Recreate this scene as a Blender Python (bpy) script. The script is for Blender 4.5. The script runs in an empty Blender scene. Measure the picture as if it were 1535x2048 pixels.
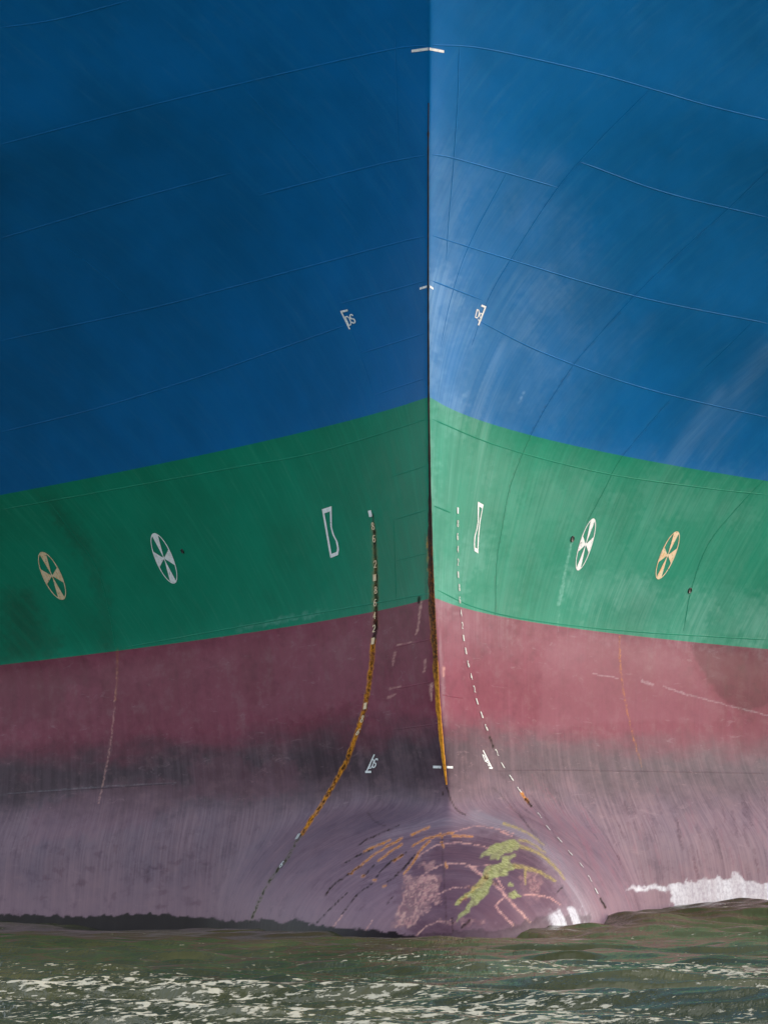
import bpy, math, random
import numpy as np
rng = np.random.default_rng(7); random.seed(7)
sc = bpy.context.scene
C = sc.collection

# ------------------------------------------------------------------ camera
W_PX, H_PX = 1535.0, 2048.0            # the photograph's pixel grid
F = 5670.0                             # focal length in those pixels
HOR = 1740.0                           # row of the horizon
CX = 857.0                             # column straight ahead
CAM_Y, CAM_Z = -45.0, 1.04             # a small boat in front of the bow
cam = bpy.data.cameras.new('camera'); cam_o = bpy.data.objects.new('camera', cam); C.objects.link(cam_o)
cam.sensor_fit = 'HORIZONTAL'; cam.sensor_width = 36.0; cam.lens = 36.0 * F / W_PX
cam.shift_x = (W_PX / 2 - CX) / W_PX
cam.shift_y = (HOR - H_PX / 2) / W_PX
cam.clip_start = 0.5; cam.clip_end = 5000
cam_o.location = (0, CAM_Y, CAM_Z); cam_o.rotation_euler = (math.pi / 2, 0, 0)
sc.camera = cam_o

# ------------------------------------------------------------------ light
SUN_EL, SUN_ROT = math.radians(16), math.radians(82)     # rotation from +Y (aft) towards +X (right)
world = bpy.data.worlds.new('World'); sc.world = world; world.use_nodes = True
wn = world.node_tree; wn.nodes.clear()
wo = wn.nodes.new('ShaderNodeOutputWorld'); wb = wn.nodes.new('ShaderNodeBackground'); sk = wn.nodes.new('ShaderNodeTexSky')
sk.sky_type = 'NISHITA'; sk.sun_disc = False; sk.sun_elevation = SUN_EL; sk.sun_rotation = SUN_ROT
sk.air_density = 1.0; sk.dust_density = 1.0; sk.ozone_density = 1.0
wb.inputs['Strength'].default_value = 0.15
cl = wn.nodes.new('ShaderNodeMix'); cl.data_type = 'RGBA'; cl.inputs[0].default_value = .62     # a thin, even layer of cloud over the clear sky
cl.inputs[7].default_value = (2.1, 2.2, 2.35, 1); wn.links.new(sk.outputs[0], cl.inputs[6])
wn.links.new(cl.outputs[2], wb.inputs['Color']); wn.links.new(wb.outputs[0], wo.inputs['Surface'])
sun = bpy.data.lights.new('sun', 'SUN'); sun.energy = 0.66; sun.angle = math.radians(28); sun.color = (1.0, 0.97, 0.93)
sun_o = bpy.data.objects.new('sun', sun); C.objects.link(sun_o)
sd = (math.sin(SUN_ROT) * math.cos(SUN_EL), math.cos(SUN_ROT) * math.cos(SUN_EL), math.sin(SUN_EL))
from mathutils import Vector
sun_o.rotation_euler = Vector(sd).to_track_quat('Z', 'Y').to_euler()
sun_o.location = (40, 0, 40)
sc.view_settings.view_transform = 'Standard'; sc.view_settings.look = 'None'
sc.view_settings.exposure = 1.85; sc.view_settings.gamma = 1.0

# ------------------------------------------------------------------ hull lines (world metres, ship axis along +Y, water at z = 0)
ZT = np.arange(-3.0, 23.0, 0.01)
def table(pts, smooth=0.5):
    p = sorted(pts); t = np.interp(ZT, [a for a, _ in p], [b for _, b in p])
    n = int(smooth / 0.01) | 1
    for _ in range(3):
        t = np.convolve(np.pad(t, n // 2, mode='edge'), np.ones(n) / n, mode='valid')
    return t
Z_GREEN, Z_RED = 8.54, 5.45            # paint limits
YS = table([(-3, 2.2), (2.4, 2.2), (4, 1.6), (5.45, 1.0), (7, .45), (8.54, 0), (10.85, -1.2), (11.93, -1.9), (13.39, -2.7), (15.5, -4.0), (18.5, -6.0), (23, -9.5)])
def lut(t, z): return np.interp(z, ZT, t)
STEM_PX = [(857, -400), (857, 205), (856, 280), (856, 470), (856, 560), (857, 800), (859.5, 960), (863, 1100), (867, 1200), (872, 1290), (877, 1400), (885, 1500), (893, 1572), (897, 1640), (897, 1900)]
_xs = []
for c, r in STEM_PX:
    z = 5.0
    for _ in range(20):
        d = 45 + float(lut(YS, z)); z = CAM_Z + (HOR - r) * d / F
    _xs.append((z, (c - CX) * d / F))
XS = table(_xs, .3)
par = {
 'L': dict(A=[(-3, 2.3), (1.5, 2.45), (3.5, 2.65), (5.45, 2.79), (8.3, 2.03), (10.85, 1.42), (11.93, 1.15), (13.39, .81), (16, .55), (23, .4)],
           q=[(-3, .80), (3, .78), (5.45, .77), (8.3, .83), (10.85, .90), (11.93, .95), (13.39, 1.02), (16, 1.1), (23, 1.1)],
           e=[(-3, .3), (2, .25), (5.45, .08), (8.3, .06), (10.85, .04), (11.93, .03), (13.39, .03), (16, .03), (23, .03)]),
 'R': dict(A=[(-3, 2.9), (1.5, 3.2), (3.5, 3.7), (5.45, 3.93), (8.3, 3.22), (10.85, 1.95), (11.93, 1.52), (13.39, 1.05), (16, .68), (23, .5)],
           q=[(-3, .62), (3, .60), (5.45, .57), (8.3, .62), (10.85, .77), (11.93, .86), (13.39, .93), (16, 1.03), (23, 1.05)],
           e=[(-3, .3), (2, .25), (5.45, .08), (8.3, .06), (10.85, .05), (11.93, .04), (13.39, .04), (16, .04), (23, .04)])}
TB = {s: {k: table(v, .5) for k, v in d.items()} for s, d in par.items()}
def g_side(s, X, z):
    A, q, e = (lut(TB[s][k], z) for k in 'Aqe')
    return A * ((X * X + e * e) ** (q / 2) - e ** q)
def Yf(x, z, side=None):
    X = x - lut(XS, z)
    if side: g = g_side(side, X, z)
    else: g = np.where(X < 0, g_side('L', X, z), g_side('R', X, z))
    yh = lut(YS, z) + g
    a = np.where(X < 0, 3.35, 3.0)
    r = np.sqrt((X / a) ** 2 + ((z + .15) / 2.25) ** 2)
    yb = -2.4 + 6.4 * r ** 2.5
    k = .85
    m = np.minimum(yh, yb)
    return m - k * np.log(np.exp(-(yh - m) / k) + np.exp(-(yb - m) / k))
def is_bulb(x, z):
    X = x - lut(XS, z)
    r = np.sqrt((X / np.where(X < 0, 3.35, 3.0)) ** 2 + ((z + .15) / 2.25) ** 2)
    return r < .93
def Nf(x, z, side=None):
    h = .006
    if side is None: side_ = None
    dx = (Yf(x + h, z, side) - Yf(x - h, z, side)) / (2 * h)
    dz = (Yf(x, z + h, side) - Yf(x, z - h, side)) / (2 * h)
    n = np.stack([dx, -np.ones_like(dx), dz], -1)
    return n / np.linalg.norm(n, axis=-1, keepdims=True)
def to_px(x, y, z):
    d = y - CAM_Y
    return CX + F * x / d, HOR - F * (z - CAM_Z) / d
def on_hull(cols, rows):
    """points of the hull surface seen at these pixels of the photograph"""
    cols = np.atleast_1d(np.asarray(cols, float)); rows = np.atleast_1d(np.asarray(rows, float))
    u = (cols - CX) / F; v = (HOR - rows) / F
    ds = np.arange(36, 95, .05); found = np.full(cols.shape, np.nan)
    for i in range(len(cols)):
        x = u[i] * ds; z = CAM_Z + v[i] * ds
        f = (ds + CAM_Y) - Yf(x, z)
        k = np.argmax(f >= 0); k = max(k, 1)
        t = f[k - 1] / (f[k - 1] - f[k] + 1e-12)
        found[i] = ds[k - 1] + t * .05
    x = u * found; z = CAM_Z + v * found
    return x, Yf(x, z), z
def resample(pts, step=6.0):
    pts = np.array(pts, float); out = [pts[0]]
    if len(pts) > 2:                                   # Catmull-Rom through the points
        p = np.vstack([2 * pts[0] - pts[1], pts, 2 * pts[-1] - pts[-2]]); fine = []
        for i in range(1, len(p) - 2):
            t = np.linspace(0, 1, 12, endpoint=False)[:, None]
            fine.append(.5 * ((2 * p[i]) + (-p[i - 1] + p[i + 1]) * t + (2 * p[i - 1] - 5 * p[i] + 4 * p[i + 1] - p[i + 2]) * t ** 2 + (-p[i - 1] + 3 * p[i] - 3 * p[i + 1] + p[i + 2]) * t ** 3))
        pts = np.vstack(fine + [pts[-1:]])
    s = np.r_[0, np.cumsum(np.linalg.norm(np.diff(pts, axis=0), axis=1))]
    n = max(2, int(s[-1] / step) + 1); q = np.linspace(0, s[-1], n)
    return np.stack([np.interp(q, s, pts[:, 0]), np.interp(q, s, pts[:, 1])], -1)

# ------------------------------------------------------------------ numpy noise
_G = rng.random((256, 256))
def vnoise(x, y):
    xi = np.floor(x).astype(int); yi = np.floor(y).astype(int); fx = x - xi; fy = y - yi
    fx = fx * fx * (3 - 2 * fx); fy = fy * fy * (3 - 2 * fy)
    g = lambda a, b: _G[a & 255, b & 255]
    return (g(xi, yi) * (1 - fx) + g(xi + 1, yi) * fx) * (1 - fy) + (g(xi, yi + 1) * (1 - fx) + g(xi + 1, yi + 1) * fx) * fy
def fbm(x, y, o=4):
    s = 0; a = .5
    for i in range(o): s = s + a * vnoise(x * 2 ** i + 17 * i, y * 2 ** i + 31 * i); a *= .5
    return s / (1 - .5 ** o)
def sstep(a, b, t):
    t = np.clip((t - a) / (b - a), 0, 1); return t * t * (3 - 2 * t)

# ------------------------------------------------------------------ stains and painted light (shape of each on the plating, as masks on the hull's vertices)
def Z6(pts): return [(600 + x / 2.3615, 1600 + y / 2.3615) for x, y in pts]
LINES = []     # channel, points, width start, width end, strength, breakup
def ln(ch, pts, w0, w1=None, s=1.0, br=.5): LINES.append((ch, pts, w0, w1 if w1 else w0, s, br))
POLYS = []     # channel, points, edge softness px, strength, edge wobble px, streakiness
def pl(ch, pts, soft, s, wob=4.0, st=0.0): POLYS.append((ch, pts, soft, s, wob, st))
RUST, DARK, PALE, PINK, ALGAE, WET, WASH_SHEEN, TONE = range(8)
# rust along the left draught marks
ln(DARK, [(744, 1030), (747, 1060), (749, 1090), (751, 1130), (751, 1160), (752, 1200), (751, 1245), (748, 1275)], 3.5, 9, .95, .3)
ln(RUST, [(745, 1050), (748, 1090), (750, 1130), (750, 1190), (750, 1250)], 8, 13, .35, .7)
ln(RUST, [(746, 1280), (743, 1320), (738, 1365), (731, 1405), (722, 1440), (712, 1470), (702, 1498), (692, 1525), (675, 1555), (655, 1590), (630, 1628), (604, 1668)], 10, 8, 1, .25)
ln(DARK, [(747, 1280), (744, 1320), (739, 1365), (732, 1405), (723, 1440)], 6, 4, .7, .8)
ln(DARK, [(702, 1498), (692, 1525), (675, 1555), (655, 1590), (630, 1628), (604, 1668), (590, 1690), (572, 1720), (555, 1740), (535, 1770), (515, 1810), (500, 1845)], 4, 5, .9, 1.0)
ln(ALGAE, [(604, 1668), (590, 1690), (572, 1720), (555, 1740), (535, 1770), (515, 1810), (500, 1845)], 5, 6, .5, .9)
ln(DARK, [(978, 1473), (986, 1495)], 4, 4, .9, .2); ln(DARK, [(1050, 1597), (1062, 1613)], 3, 4, 1, .1); ln(RUST, [(1042, 1585), (1056, 1605)], 4, 4, .9, .1)
ln(DARK, [(1200, 1797), (1210, 1816)], 4, 4, 1, .1)
# frame weld rust
ln(PINK, [(235, 1335), (230, 1400), (222, 1480), (208, 1560), (197, 1605)], 2, 3.5, .5, .8); ln(RUST, [(234, 1300), (235, 1330), (231, 1400)], 5, 4, .2, .6)
ln(RUST, [(1238, 1275), (1243, 1360), (1262, 1460), (1283, 1533)], 3, 2.5, .42, .7)
# beside the stem
ln(PALE, [(863, 960), (868, 1080), (874, 1190), (882, 1330), (890, 1450)], 4, 12, .35, .4)
ln(RUST, [(856, 1075), (858, 1130), (861, 1190), (864, 1280)], 6, 8, .8, .5)
ln(DARK, [(850, 1070), (851, 1130), (853, 1200)], 5, 6, .3, .4)
ln(PINK, [(842, 1205), (836, 1250), (832, 1268)], 5, 3, .8, .6); ln(DARK, [(838, 1195), (838, 1205)], 7, 6, .9, .1)
ln(PINK, [(862, 1370), (862, 1400)], 7, 3, 1, .6); ln(PINK, [(795, 1290), (830, 1285)], 4, 3, .7, .6); ln(PINK, [(790, 1305), (785, 1330)], 6, 3, .6, .6); ln(PINK, [(886, 1335), (886, 1352)], 5, 3, .9, .3); ln(PINK, [(850, 1320), (848, 1345)], 4, 3, .7, .6)
ln(PINK, [(778, 1378), (800, 1374)], 3, 3, .7, .6); ln(PINK, [(776, 1395), (790, 1388)], 5, 3, .5, .6)
# drain-hole streaks and scuffs on the green band, painted sheen on the right
ln(PALE, [(1143, 1086), (1137, 1112), (1130, 1140), (1118, 1208)], 3, 9, .75, .35)
ln(PALE, [(1117, 1215), (1116, 1262)], 3, 3, .5, .4)
pl(PALE, [(1090, 1238), (1115, 1215), (1130, 1235), (1170, 1222), (1185, 1210), (1205, 1218), (1235, 1222), (1262, 1245), (1290, 1262), (1200, 1262), (1120, 1254)], 12, .26, 8, .3)
pl(PALE, [(1000, 1228), (1030, 1195), (1060, 1205), (1100, 1240), (1060, 1245)], 14, .2, 8, .5)
ln(PALE, [(1050, 778), (1043, 792), (1038, 804)], 2, 3, .6, .3)
pl(PALE, [(470, 1255), (600, 1228), (650, 1218), (640, 1230), (480, 1262)], 6, .3, 5, .4)
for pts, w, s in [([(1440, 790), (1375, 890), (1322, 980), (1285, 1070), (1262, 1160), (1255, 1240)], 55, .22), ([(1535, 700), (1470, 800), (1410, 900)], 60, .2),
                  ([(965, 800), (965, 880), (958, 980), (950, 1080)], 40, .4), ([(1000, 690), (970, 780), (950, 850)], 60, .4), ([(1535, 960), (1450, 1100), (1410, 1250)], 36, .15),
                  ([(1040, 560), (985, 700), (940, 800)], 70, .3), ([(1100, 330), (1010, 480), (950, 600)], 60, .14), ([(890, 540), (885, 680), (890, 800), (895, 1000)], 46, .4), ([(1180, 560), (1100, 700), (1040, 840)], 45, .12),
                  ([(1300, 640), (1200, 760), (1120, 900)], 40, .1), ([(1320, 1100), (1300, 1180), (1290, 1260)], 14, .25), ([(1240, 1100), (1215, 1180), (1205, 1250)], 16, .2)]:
    ln(PALE, pts, w, w * 1.2, s * .75, .9)  # pale streaks, stronger near the stem as part of the painted sheen
pl(PALE, [(700, 430), (880, 500), (960, 590), (985, 700), (965, 800), (930, 860), (700, 860)], 130, .42, 16, -1)  # sheen of the sunward side painted pale beside the stem
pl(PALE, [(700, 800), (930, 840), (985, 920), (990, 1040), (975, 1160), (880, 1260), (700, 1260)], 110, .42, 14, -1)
pl(PALE, [(1050, 640), (1130, 650), (1120, 720), (1040, 740), (1010, 700)], 50, .22, 14, -1); pl(PALE, [(1060, 1120), (1350, 1150), (1560, 1180), (1560, 1300), (1050, 1270)], 90, .38, 14, -1); pl(PALE, [(700, 820), (950, 860), (1200, 920), (1560, 980), (1560, 1300), (700, 1300)], 160, .2, 14, -1)  # same painted sheen, carried across the right of the green band
pl(PALE, [(700, 250), (900, 300), (1080, 420), (1180, 560), (1200, 700), (1100, 860), (700, 860)], 220, .22, 16, -1)  # broad soft sheen painted to the right of the stem
# dark olive run-off on the left of the green band
pl(DARK, [(15, 1180), (70, 1185), (105, 1290), (60, 1325), (5, 1325)], 50, .34, 10, .35); pl(DARK, [(150, 1050), (185, 1080), (225, 1230), (235, 1300), (205, 1300), (190, 1180)], 45, .28, 8, .3)
pl(DARK, [(75, 1250), (125, 1270), (120, 1312), (90, 1315)], 24, .28, 8, .3); pl(DARK, [(70, 980), (110, 1000), (190, 1110), (170, 1130)], 20, .25, 8, .4)
# patches of repainted and worn anti-fouling
pl(TONE, [(1088, 1300), (1130, 1266), (1200, 1270), (1330, 1290), (1370, 1320), (1410, 1370), (1445, 1425), (1420, 1450), (1300, 1440), (1150, 1450), (1075, 1480), (1080, 1400)], 14, .7, 2.5)
pl(TONE, [(1380, 1280), (1560, 1290), (1560, 1400), (1485, 1425), (1440, 1395), (1395, 1330)], 10, -.9, 2.5)
pl(TONE, [(1485, 1425), (1560, 1370), (1560, 1520), (1470, 1500)], 16, -.35, 8)
pl(TONE, [(880, 1200), (960, 1235), (940, 1350), (930, 1450), (890, 1460)], 20, .35, 8, .4)
pl(TONE, [(500, 1420), (560, 1375), (640, 1290), (720, 1260), (740, 1300), (720, 1390), (620, 1440), (540, 1440)], 14, .4, 8)
pl(TONE, [(0, 1335), (170, 1310), (215, 1370), (140, 1375), (110, 1440), (0, 1460)], 12, -.45, 8, .4)
pl(TONE, [(755, 1210), (860, 1198), (872, 1400), (800, 1420), (745, 1390)], 12, -.35, 8, .6)
pl(TONE, [(380, 1520), (420, 1510), (470, 1505), (510, 1540), (560, 1520), (600, 1510), (610, 1580), (500, 1600), (380, 1590)], 26, .4, 8)
pl(TONE, [(60, 1620), (160, 1580), (330, 1555), (380, 1590), (300, 1650), (60, 1690)], 26, .3, 8)
pl(TONE, [(590, 1440), (700, 1400), (740, 1480), (690, 1570), (600, 1570)], 40, -.5, 10)
pl(TONE, [(0, 1490), (330, 1465), (420, 1510), (200, 1560), (60, 1610), (0, 1650)], 30, -.4, 10)
for k in range(26):                                   # scattered dark slime spots above the left and right waterline
    c = random.uniform(60, 440); r = random.uniform(1690, 1815); w = random.uniform(8, 22)
    pl(TONE, [(c, r), (c + w, r - 7), (c + w * 1.5, r - 2), (c + w * .8, r + 6)], 5, -.5, 4)
for k in range(60):
    c = random.uniform(1230, 1535); r = random.uniform(1570, 1740); l = random.uniform(15, 60)
    ln(TONE, [(c, r), (c + l * .25, r + l)], random.uniform(3, 8), None, random.choice([-.5, -.4, .35]), .6)
for k in range(40):                                   # streaks that run round the shoulders of the bulb
    c = random.uniform(1000, 1210); r = 1560 + (c - 1000) * .5 + random.uniform(-60, 60); l = random.uniform(60, 190)
    ln(TONE, [(c, r), (c + l * .42, r + l * .62), (c + l * .66, r + l * 1.15)], random.uniform(1.5, 4), None, random.choice([-.55, .5, .4]), .5)
# shadow lines of the frame welds, painted dark on the right side
for p, s_ in (([(1535, 340), (1458, 415), (1358, 505), (1268, 592)], .3), ([(1268, 592), (1175, 695), (1145, 732), (1088, 820), (1048, 900), (1018, 980), (1003, 1060), (993, 1125), (990, 1230)], .5),
              ([(1343, 795), (1243, 915), (1208, 980), (1173, 1045)], .4), ([(1528, 960), (1488, 1000), (1418, 1085), (1383, 1175), (1366, 1262)], .4), ([(1300, 178), (1198, 280), (1115, 375), (1023, 515), (975, 600), (943, 690)], .25)):
    ln(DARK, p, 2.2, 2.6, s_ * .62, .2)
# crease above the bulb
ln(DARK, [(893, 1574), (898, 1590), (905, 1607), (915, 1622), (930, 1629)], 3, 3, .7, .1); ln(DARK, [(735, 1626), (748, 1642), (770, 1652)], 3, 2, .5, .3); ln(DARK, [(885, 1586), (885, 1590)], 3, 3, .9, 0)
ln(DARK, [(985, 1575), (1010, 1600), (1050, 1645), (1090, 1690)], 2, 2, .35, .2)
ln(DARK, [(884, 1668), (886, 1740), (890, 1800), (892, 1850)], 3, 4, .35, .6)
pl(TONE, Z6([(540, 300), (690, 190), (900, 150), (1010, 165), (1120, 260), (1190, 370), (1225, 510), (1100, 600), (560, 660), (450, 590), (470, 420)]), 34, -1.0, 10, .25)  # front of the dome darkened: abraded paint plus painted shading
ln(PALE, [(950, 1637), (1030, 1660), (1100, 1715), (1150, 1780), (1178, 1835)], 40, 36, .36, .3); ln(PALE, [(740, 1700), (800, 1662), (880, 1644), (960, 1640)], 26, 26, .22, .3)  # highlight along the bulb's shoulders, painted pale
# scrapes on the bulb
for p in ([(300, 245), (425, 190)], [(240, 345), (300, 300), (370, 245), (480, 182)], [(370, 290), (420, 250), (480, 210)], [(440, 290), (480, 262)], [(490, 350), (530, 300), (570, 235), (610, 195)],
          [(525, 165), (610, 128)], [(530, 220), (600, 180), (660, 170), (720, 155)], [(720, 170), (810, 172)], [(230, 348), (245, 347)], [(290, 362), (303, 358)], [(342, 380), (356, 379)], [(395, 408), (402, 404)], [(660, 158), (668, 180)], [(668, 202), (676, 222)], [(686, 300), (690, 316)]):
    ln(RUST, Z6(p), 3.4, 4, .85, .35); ln(PINK, Z6(p), 4.5, 5, .8, .3)
for p, w in (([(560, 268), (620, 225), (690, 208), (780, 203), (890, 228)], 4.5), ([(570, 360), (640, 318), (700, 302), (800, 305)], 4), ([(600, 465), (680, 435), (720, 415), (810, 412)], 3.5), ([(540, 650), (580, 610), (640, 580), (715, 568)], 5),
          ([(720, 155), (790, 132), (870, 128), (960, 145), (1010, 160)], 3), ([(810, 318), (860, 360), (920, 400), (970, 455), (1030, 520), (1085, 580)], 10), ([(960, 465), (930, 490), (925, 515), (960, 545), (1005, 595)], 7),
          ([(290, 650), (345, 565)], 4), ([(145, 615), (200, 545)], 4), ([(40, 630), (55, 590)], 3), ([(1060, 450), (1130, 450), (1190, 470), (1230, 500)], 5), ([(780, 318), (870, 310), (930, 312)], 3), ([(945, 150), (1000, 170)], 5), ([(925, 365), (960, 420)], 5)):
    ln(PINK, Z6(p), w * .62, w * .4, .95, .55)
for p, w in (([(960, 112), (1040, 140), (1100, 175), (1150, 215)], 5), ([(1040, 220), (1110, 245), (1170, 285), (1220, 340), (1250, 375)], 7), ([(1010, 310), (1080, 325), (1140, 345), (1205, 385)], 9), ([(1035, 190), (1090, 205), (1160, 250)], 5), ([(1060, 330), (1065, 400)], 4)):
    ln(ALGAE, Z6(p), w, w * .5, .85, .4); ln(RUST, Z6(p), w, w * .5, .25, .4)
for p, w in (([(195, 310), (260, 270), (340, 235)], 3), ([(120, 450), (150, 410), (230, 350), (290, 310)], 3.5), ([(80, 580), (140, 515), (220, 440)], 3), ([(200, 540), (270, 450), (340, 395)], 3), ([(360, 360), (420, 300), (500, 250)], 3), ([(405, 495), (440, 455)], 2.5),
          ([(410, 385), (470, 345), (540, 260)], 3), ([(270, 220), (330, 180), (400, 150), (465, 122)], 2.5), ([(300, 360), (350, 310)], 2.5), ([(718, 560), (720, 615)], 5), ([(760, 605), (795, 570)], 4), ([(870, 365), (900, 385), (930, 400)], 6), ([(1215, 435), (1240, 405)], 2.5)):
    ln(DARK, Z6(p), w, w, .9, .7)
for p in ([(845, 272), (880, 235), (900, 215), (960, 195), (1010, 188), (1040, 210), (1030, 240), (960, 255), (935, 280), (895, 280), (905, 260)],
          [(950, 270), (1010, 258), (1020, 270), (985, 290), (1020, 320), (975, 340), (980, 355), (900, 375), (910, 395), (885, 430), (895, 440), (830, 490), (800, 520), (760, 560), (735, 580), (750, 545), (800, 490), (810, 460), (775, 465), (745, 500), (730, 500), (740, 475), (800, 425), (850, 375), (870, 330), (890, 310), (945, 300)],
          [(985, 440), (1010, 432), (1050, 455), (1010, 468), (985, 462)], [(982, 398), (992, 388), (1006, 396), (1004, 408), (985, 410)]):
    pl(ALGAE, Z6(p), 3, 1.0, 2.2, .3)
pl(RUST, Z6([(730, 500), (800, 430), (860, 360), (890, 330), (900, 345), (850, 400), (780, 470)]), 8, .35, 5, .5)
pl(PINK, Z6([(490, 365), (560, 360), (640, 350), (660, 375), (655, 420), (660, 460), (640, 475), (620, 500), (600, 550), (590, 530), (560, 580), (510, 595), (430, 600), (450, 560), (440, 520), (480, 470)]), 8, .8, 8, .7)
pl(PINK, Z6([(570, 310), (630, 290), (640, 310), (600, 335)]), 6, .5, 6, .9); pl(PINK, Z6([(1060, 330), (1130, 340), (1140, 400), (1120, 470), (1070, 480), (1040, 400)]), 14, .4, 8, .8); pl(PINK, Z6([(640, 570), (860, 560), (880, 590), (700, 585)]), 5, .45, 6, .8)
ln(PALE, [(1185, 1348), (1235, 1357)], 2, 2, .5, .4); ln(PALE, [(1284, 1362), (1304, 1370)], 7, 5, .55, .7); ln(PALE, [(1325, 1372), (1360, 1385), (1440, 1407), (1535, 1431)], 3, 2, .5, .5)
ln(PALE, [(0, 1590), (120, 1580), (230, 1572), (350, 1567)], 2, 2, .3, .5)
# wet edges at the water
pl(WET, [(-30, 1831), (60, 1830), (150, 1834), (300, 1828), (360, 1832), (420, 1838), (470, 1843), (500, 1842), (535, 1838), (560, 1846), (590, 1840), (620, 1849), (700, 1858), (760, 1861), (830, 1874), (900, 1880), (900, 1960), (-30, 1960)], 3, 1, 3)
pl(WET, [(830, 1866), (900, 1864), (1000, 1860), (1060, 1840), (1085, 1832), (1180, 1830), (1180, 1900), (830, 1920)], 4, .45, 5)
pl(WASH_SHEEN, [(1250, 1781), (1275, 1771), (1290, 1776), (1300, 1768), (1325, 1774), (1345, 1765), (1365, 1768), (1372, 1760), (1385, 1764), (1400, 1762), (1410, 1756), (1425, 1758), (1432, 1752), (1445, 1763), (1460, 1758), (1468, 1746), (1480, 1752), (1495, 1764), (1520, 1768), (1560, 1755), (1560, 1830), (1345, 1830), (1340, 1784), (1310, 1780)], 5, 1, 4, .28)  # bright sky reflected in the wet plating, painted as white
pl(WASH_SHEEN, [(1088, 1842), (1104, 1828), (1122, 1822), (1150, 1814), (1164, 1822), (1174, 1870), (1125, 1880), (1100, 1850)], 14, 1.0, 6, .9)

def stain_light_masks(col, row, x, y, z):
    M = np.zeros((8, col.size), np.float32)
    n1 = fbm(col * .11, row * .11); n2 = fbm(col * .11 + 91, row * .11 + 37); nf = fbm(col * .35 + 7, row * .35 + 3, 2)
    wx = (n1 - .5) * 2; wy = (n2 - .5) * 2
    stre = fbm(y * 5.0 + x * 1.2, z * .35, 4)
    stre2 = fbm(y * 9.0 + x * 2.0, z * .12 + 40, 4)
    def add(ch, idx, m):
        if ch == TONE: M[ch, idx] += m
        else: M[ch, idx] = np.maximum(M[ch, idx], m)
    for ch, pts, w0, w1, s, br in LINES:
        p = resample(pts, 10.0) if len(pts) > 2 else np.array(pts, float); mw = max(w0, w1) + 6
        idx = np.nonzero((col > p[:, 0].min() - mw) & (col < p[:, 0].max() + mw) & (row > p[:, 1].min() - mw) & (row < p[:, 1].max() + mw))[0]
        if not idx.size: continue
        c = col[idx] + wx[idx] * 2.0; r = row[idx] + wy[idx] * 2.0
        best = np.full(idx.size, 1e9); tt = np.zeros(idx.size); n = len(p) - 1
        for k in range(n):
            d = p[k + 1] - p[k]; L2 = (d @ d) + 1e-9
            t = np.clip(((c - p[k, 0]) * d[0] + (r - p[k, 1]) * d[1]) / L2, 0, 1)
            ds = np.hypot(c - p[k, 0] - t * d[0], r - p[k, 1] - t * d[1])
            b = ds < best; best = np.where(b, ds, best); tt = np.where(b, (k + t) / n, tt)
        hw = (w0 + (w1 - w0) * tt) / 2
        if mw > 16: m = np.exp(-(best / hw) ** 2 * 1.2) * (.55 + .7 * sstep(.3, .75, stre2[idx])); br = 0.0
        else: m = 1 - sstep(hw * .6, hw * 1.25 + .5, best)
        nn = nf[idx] if mw < 16 else n1[idx]
        m = m * (1 - br + br * sstep(.38, .58, nn))
        add(ch, idx, m * s)
    for ch, pts, soft, s, wob, st in POLYS:
        p = np.array(pts, float); mw = soft + wob + 2
        idx = np.nonzero((col > p[:, 0].min() - mw) & (col < p[:, 0].max() + mw) & (row > p[:, 1].min() - mw) & (row < p[:, 1].max() + mw))[0]
        if not idx.size: continue
        c = col[idx] + wx[idx] * wob * 2; r = row[idx] + wy[idx] * wob * 2
        ins = np.zeros(idx.size, bool); best = np.full(idx.size, 1e9)
        for k in range(len(p)):
            a = p[k]; b = p[(k + 1) % len(p)]; d = b - a; L2 = d @ d + 1e-9
            t = np.clip(((c - a[0]) * d[0] + (r - a[1]) * d[1]) / L2, 0, 1)
            best = np.minimum(best, np.hypot(c - a[0] - t * d[0], r - a[1] - t * d[1]))
            cr = ((a[1] > r) != (b[1] > r)) & (c < (b[0] - a[0]) * (r - a[1]) / (b[1] - a[1] + 1e-12) + a[0])
            ins ^= cr
        sdv = np.where(ins, best, -best)
        m = sstep(-soft * .5, soft * .5, sdv)
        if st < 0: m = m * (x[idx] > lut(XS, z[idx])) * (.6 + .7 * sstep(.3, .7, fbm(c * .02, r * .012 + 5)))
        elif st: m = m * (1 - st + st * sstep(.38, .6, np.where(ch in (PINK, ALGAE), fbm(c * .16 + r * .1, r * .05 - c * .03), stre[idx])))
        add(ch, idx, m * s)
    return M

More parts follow.
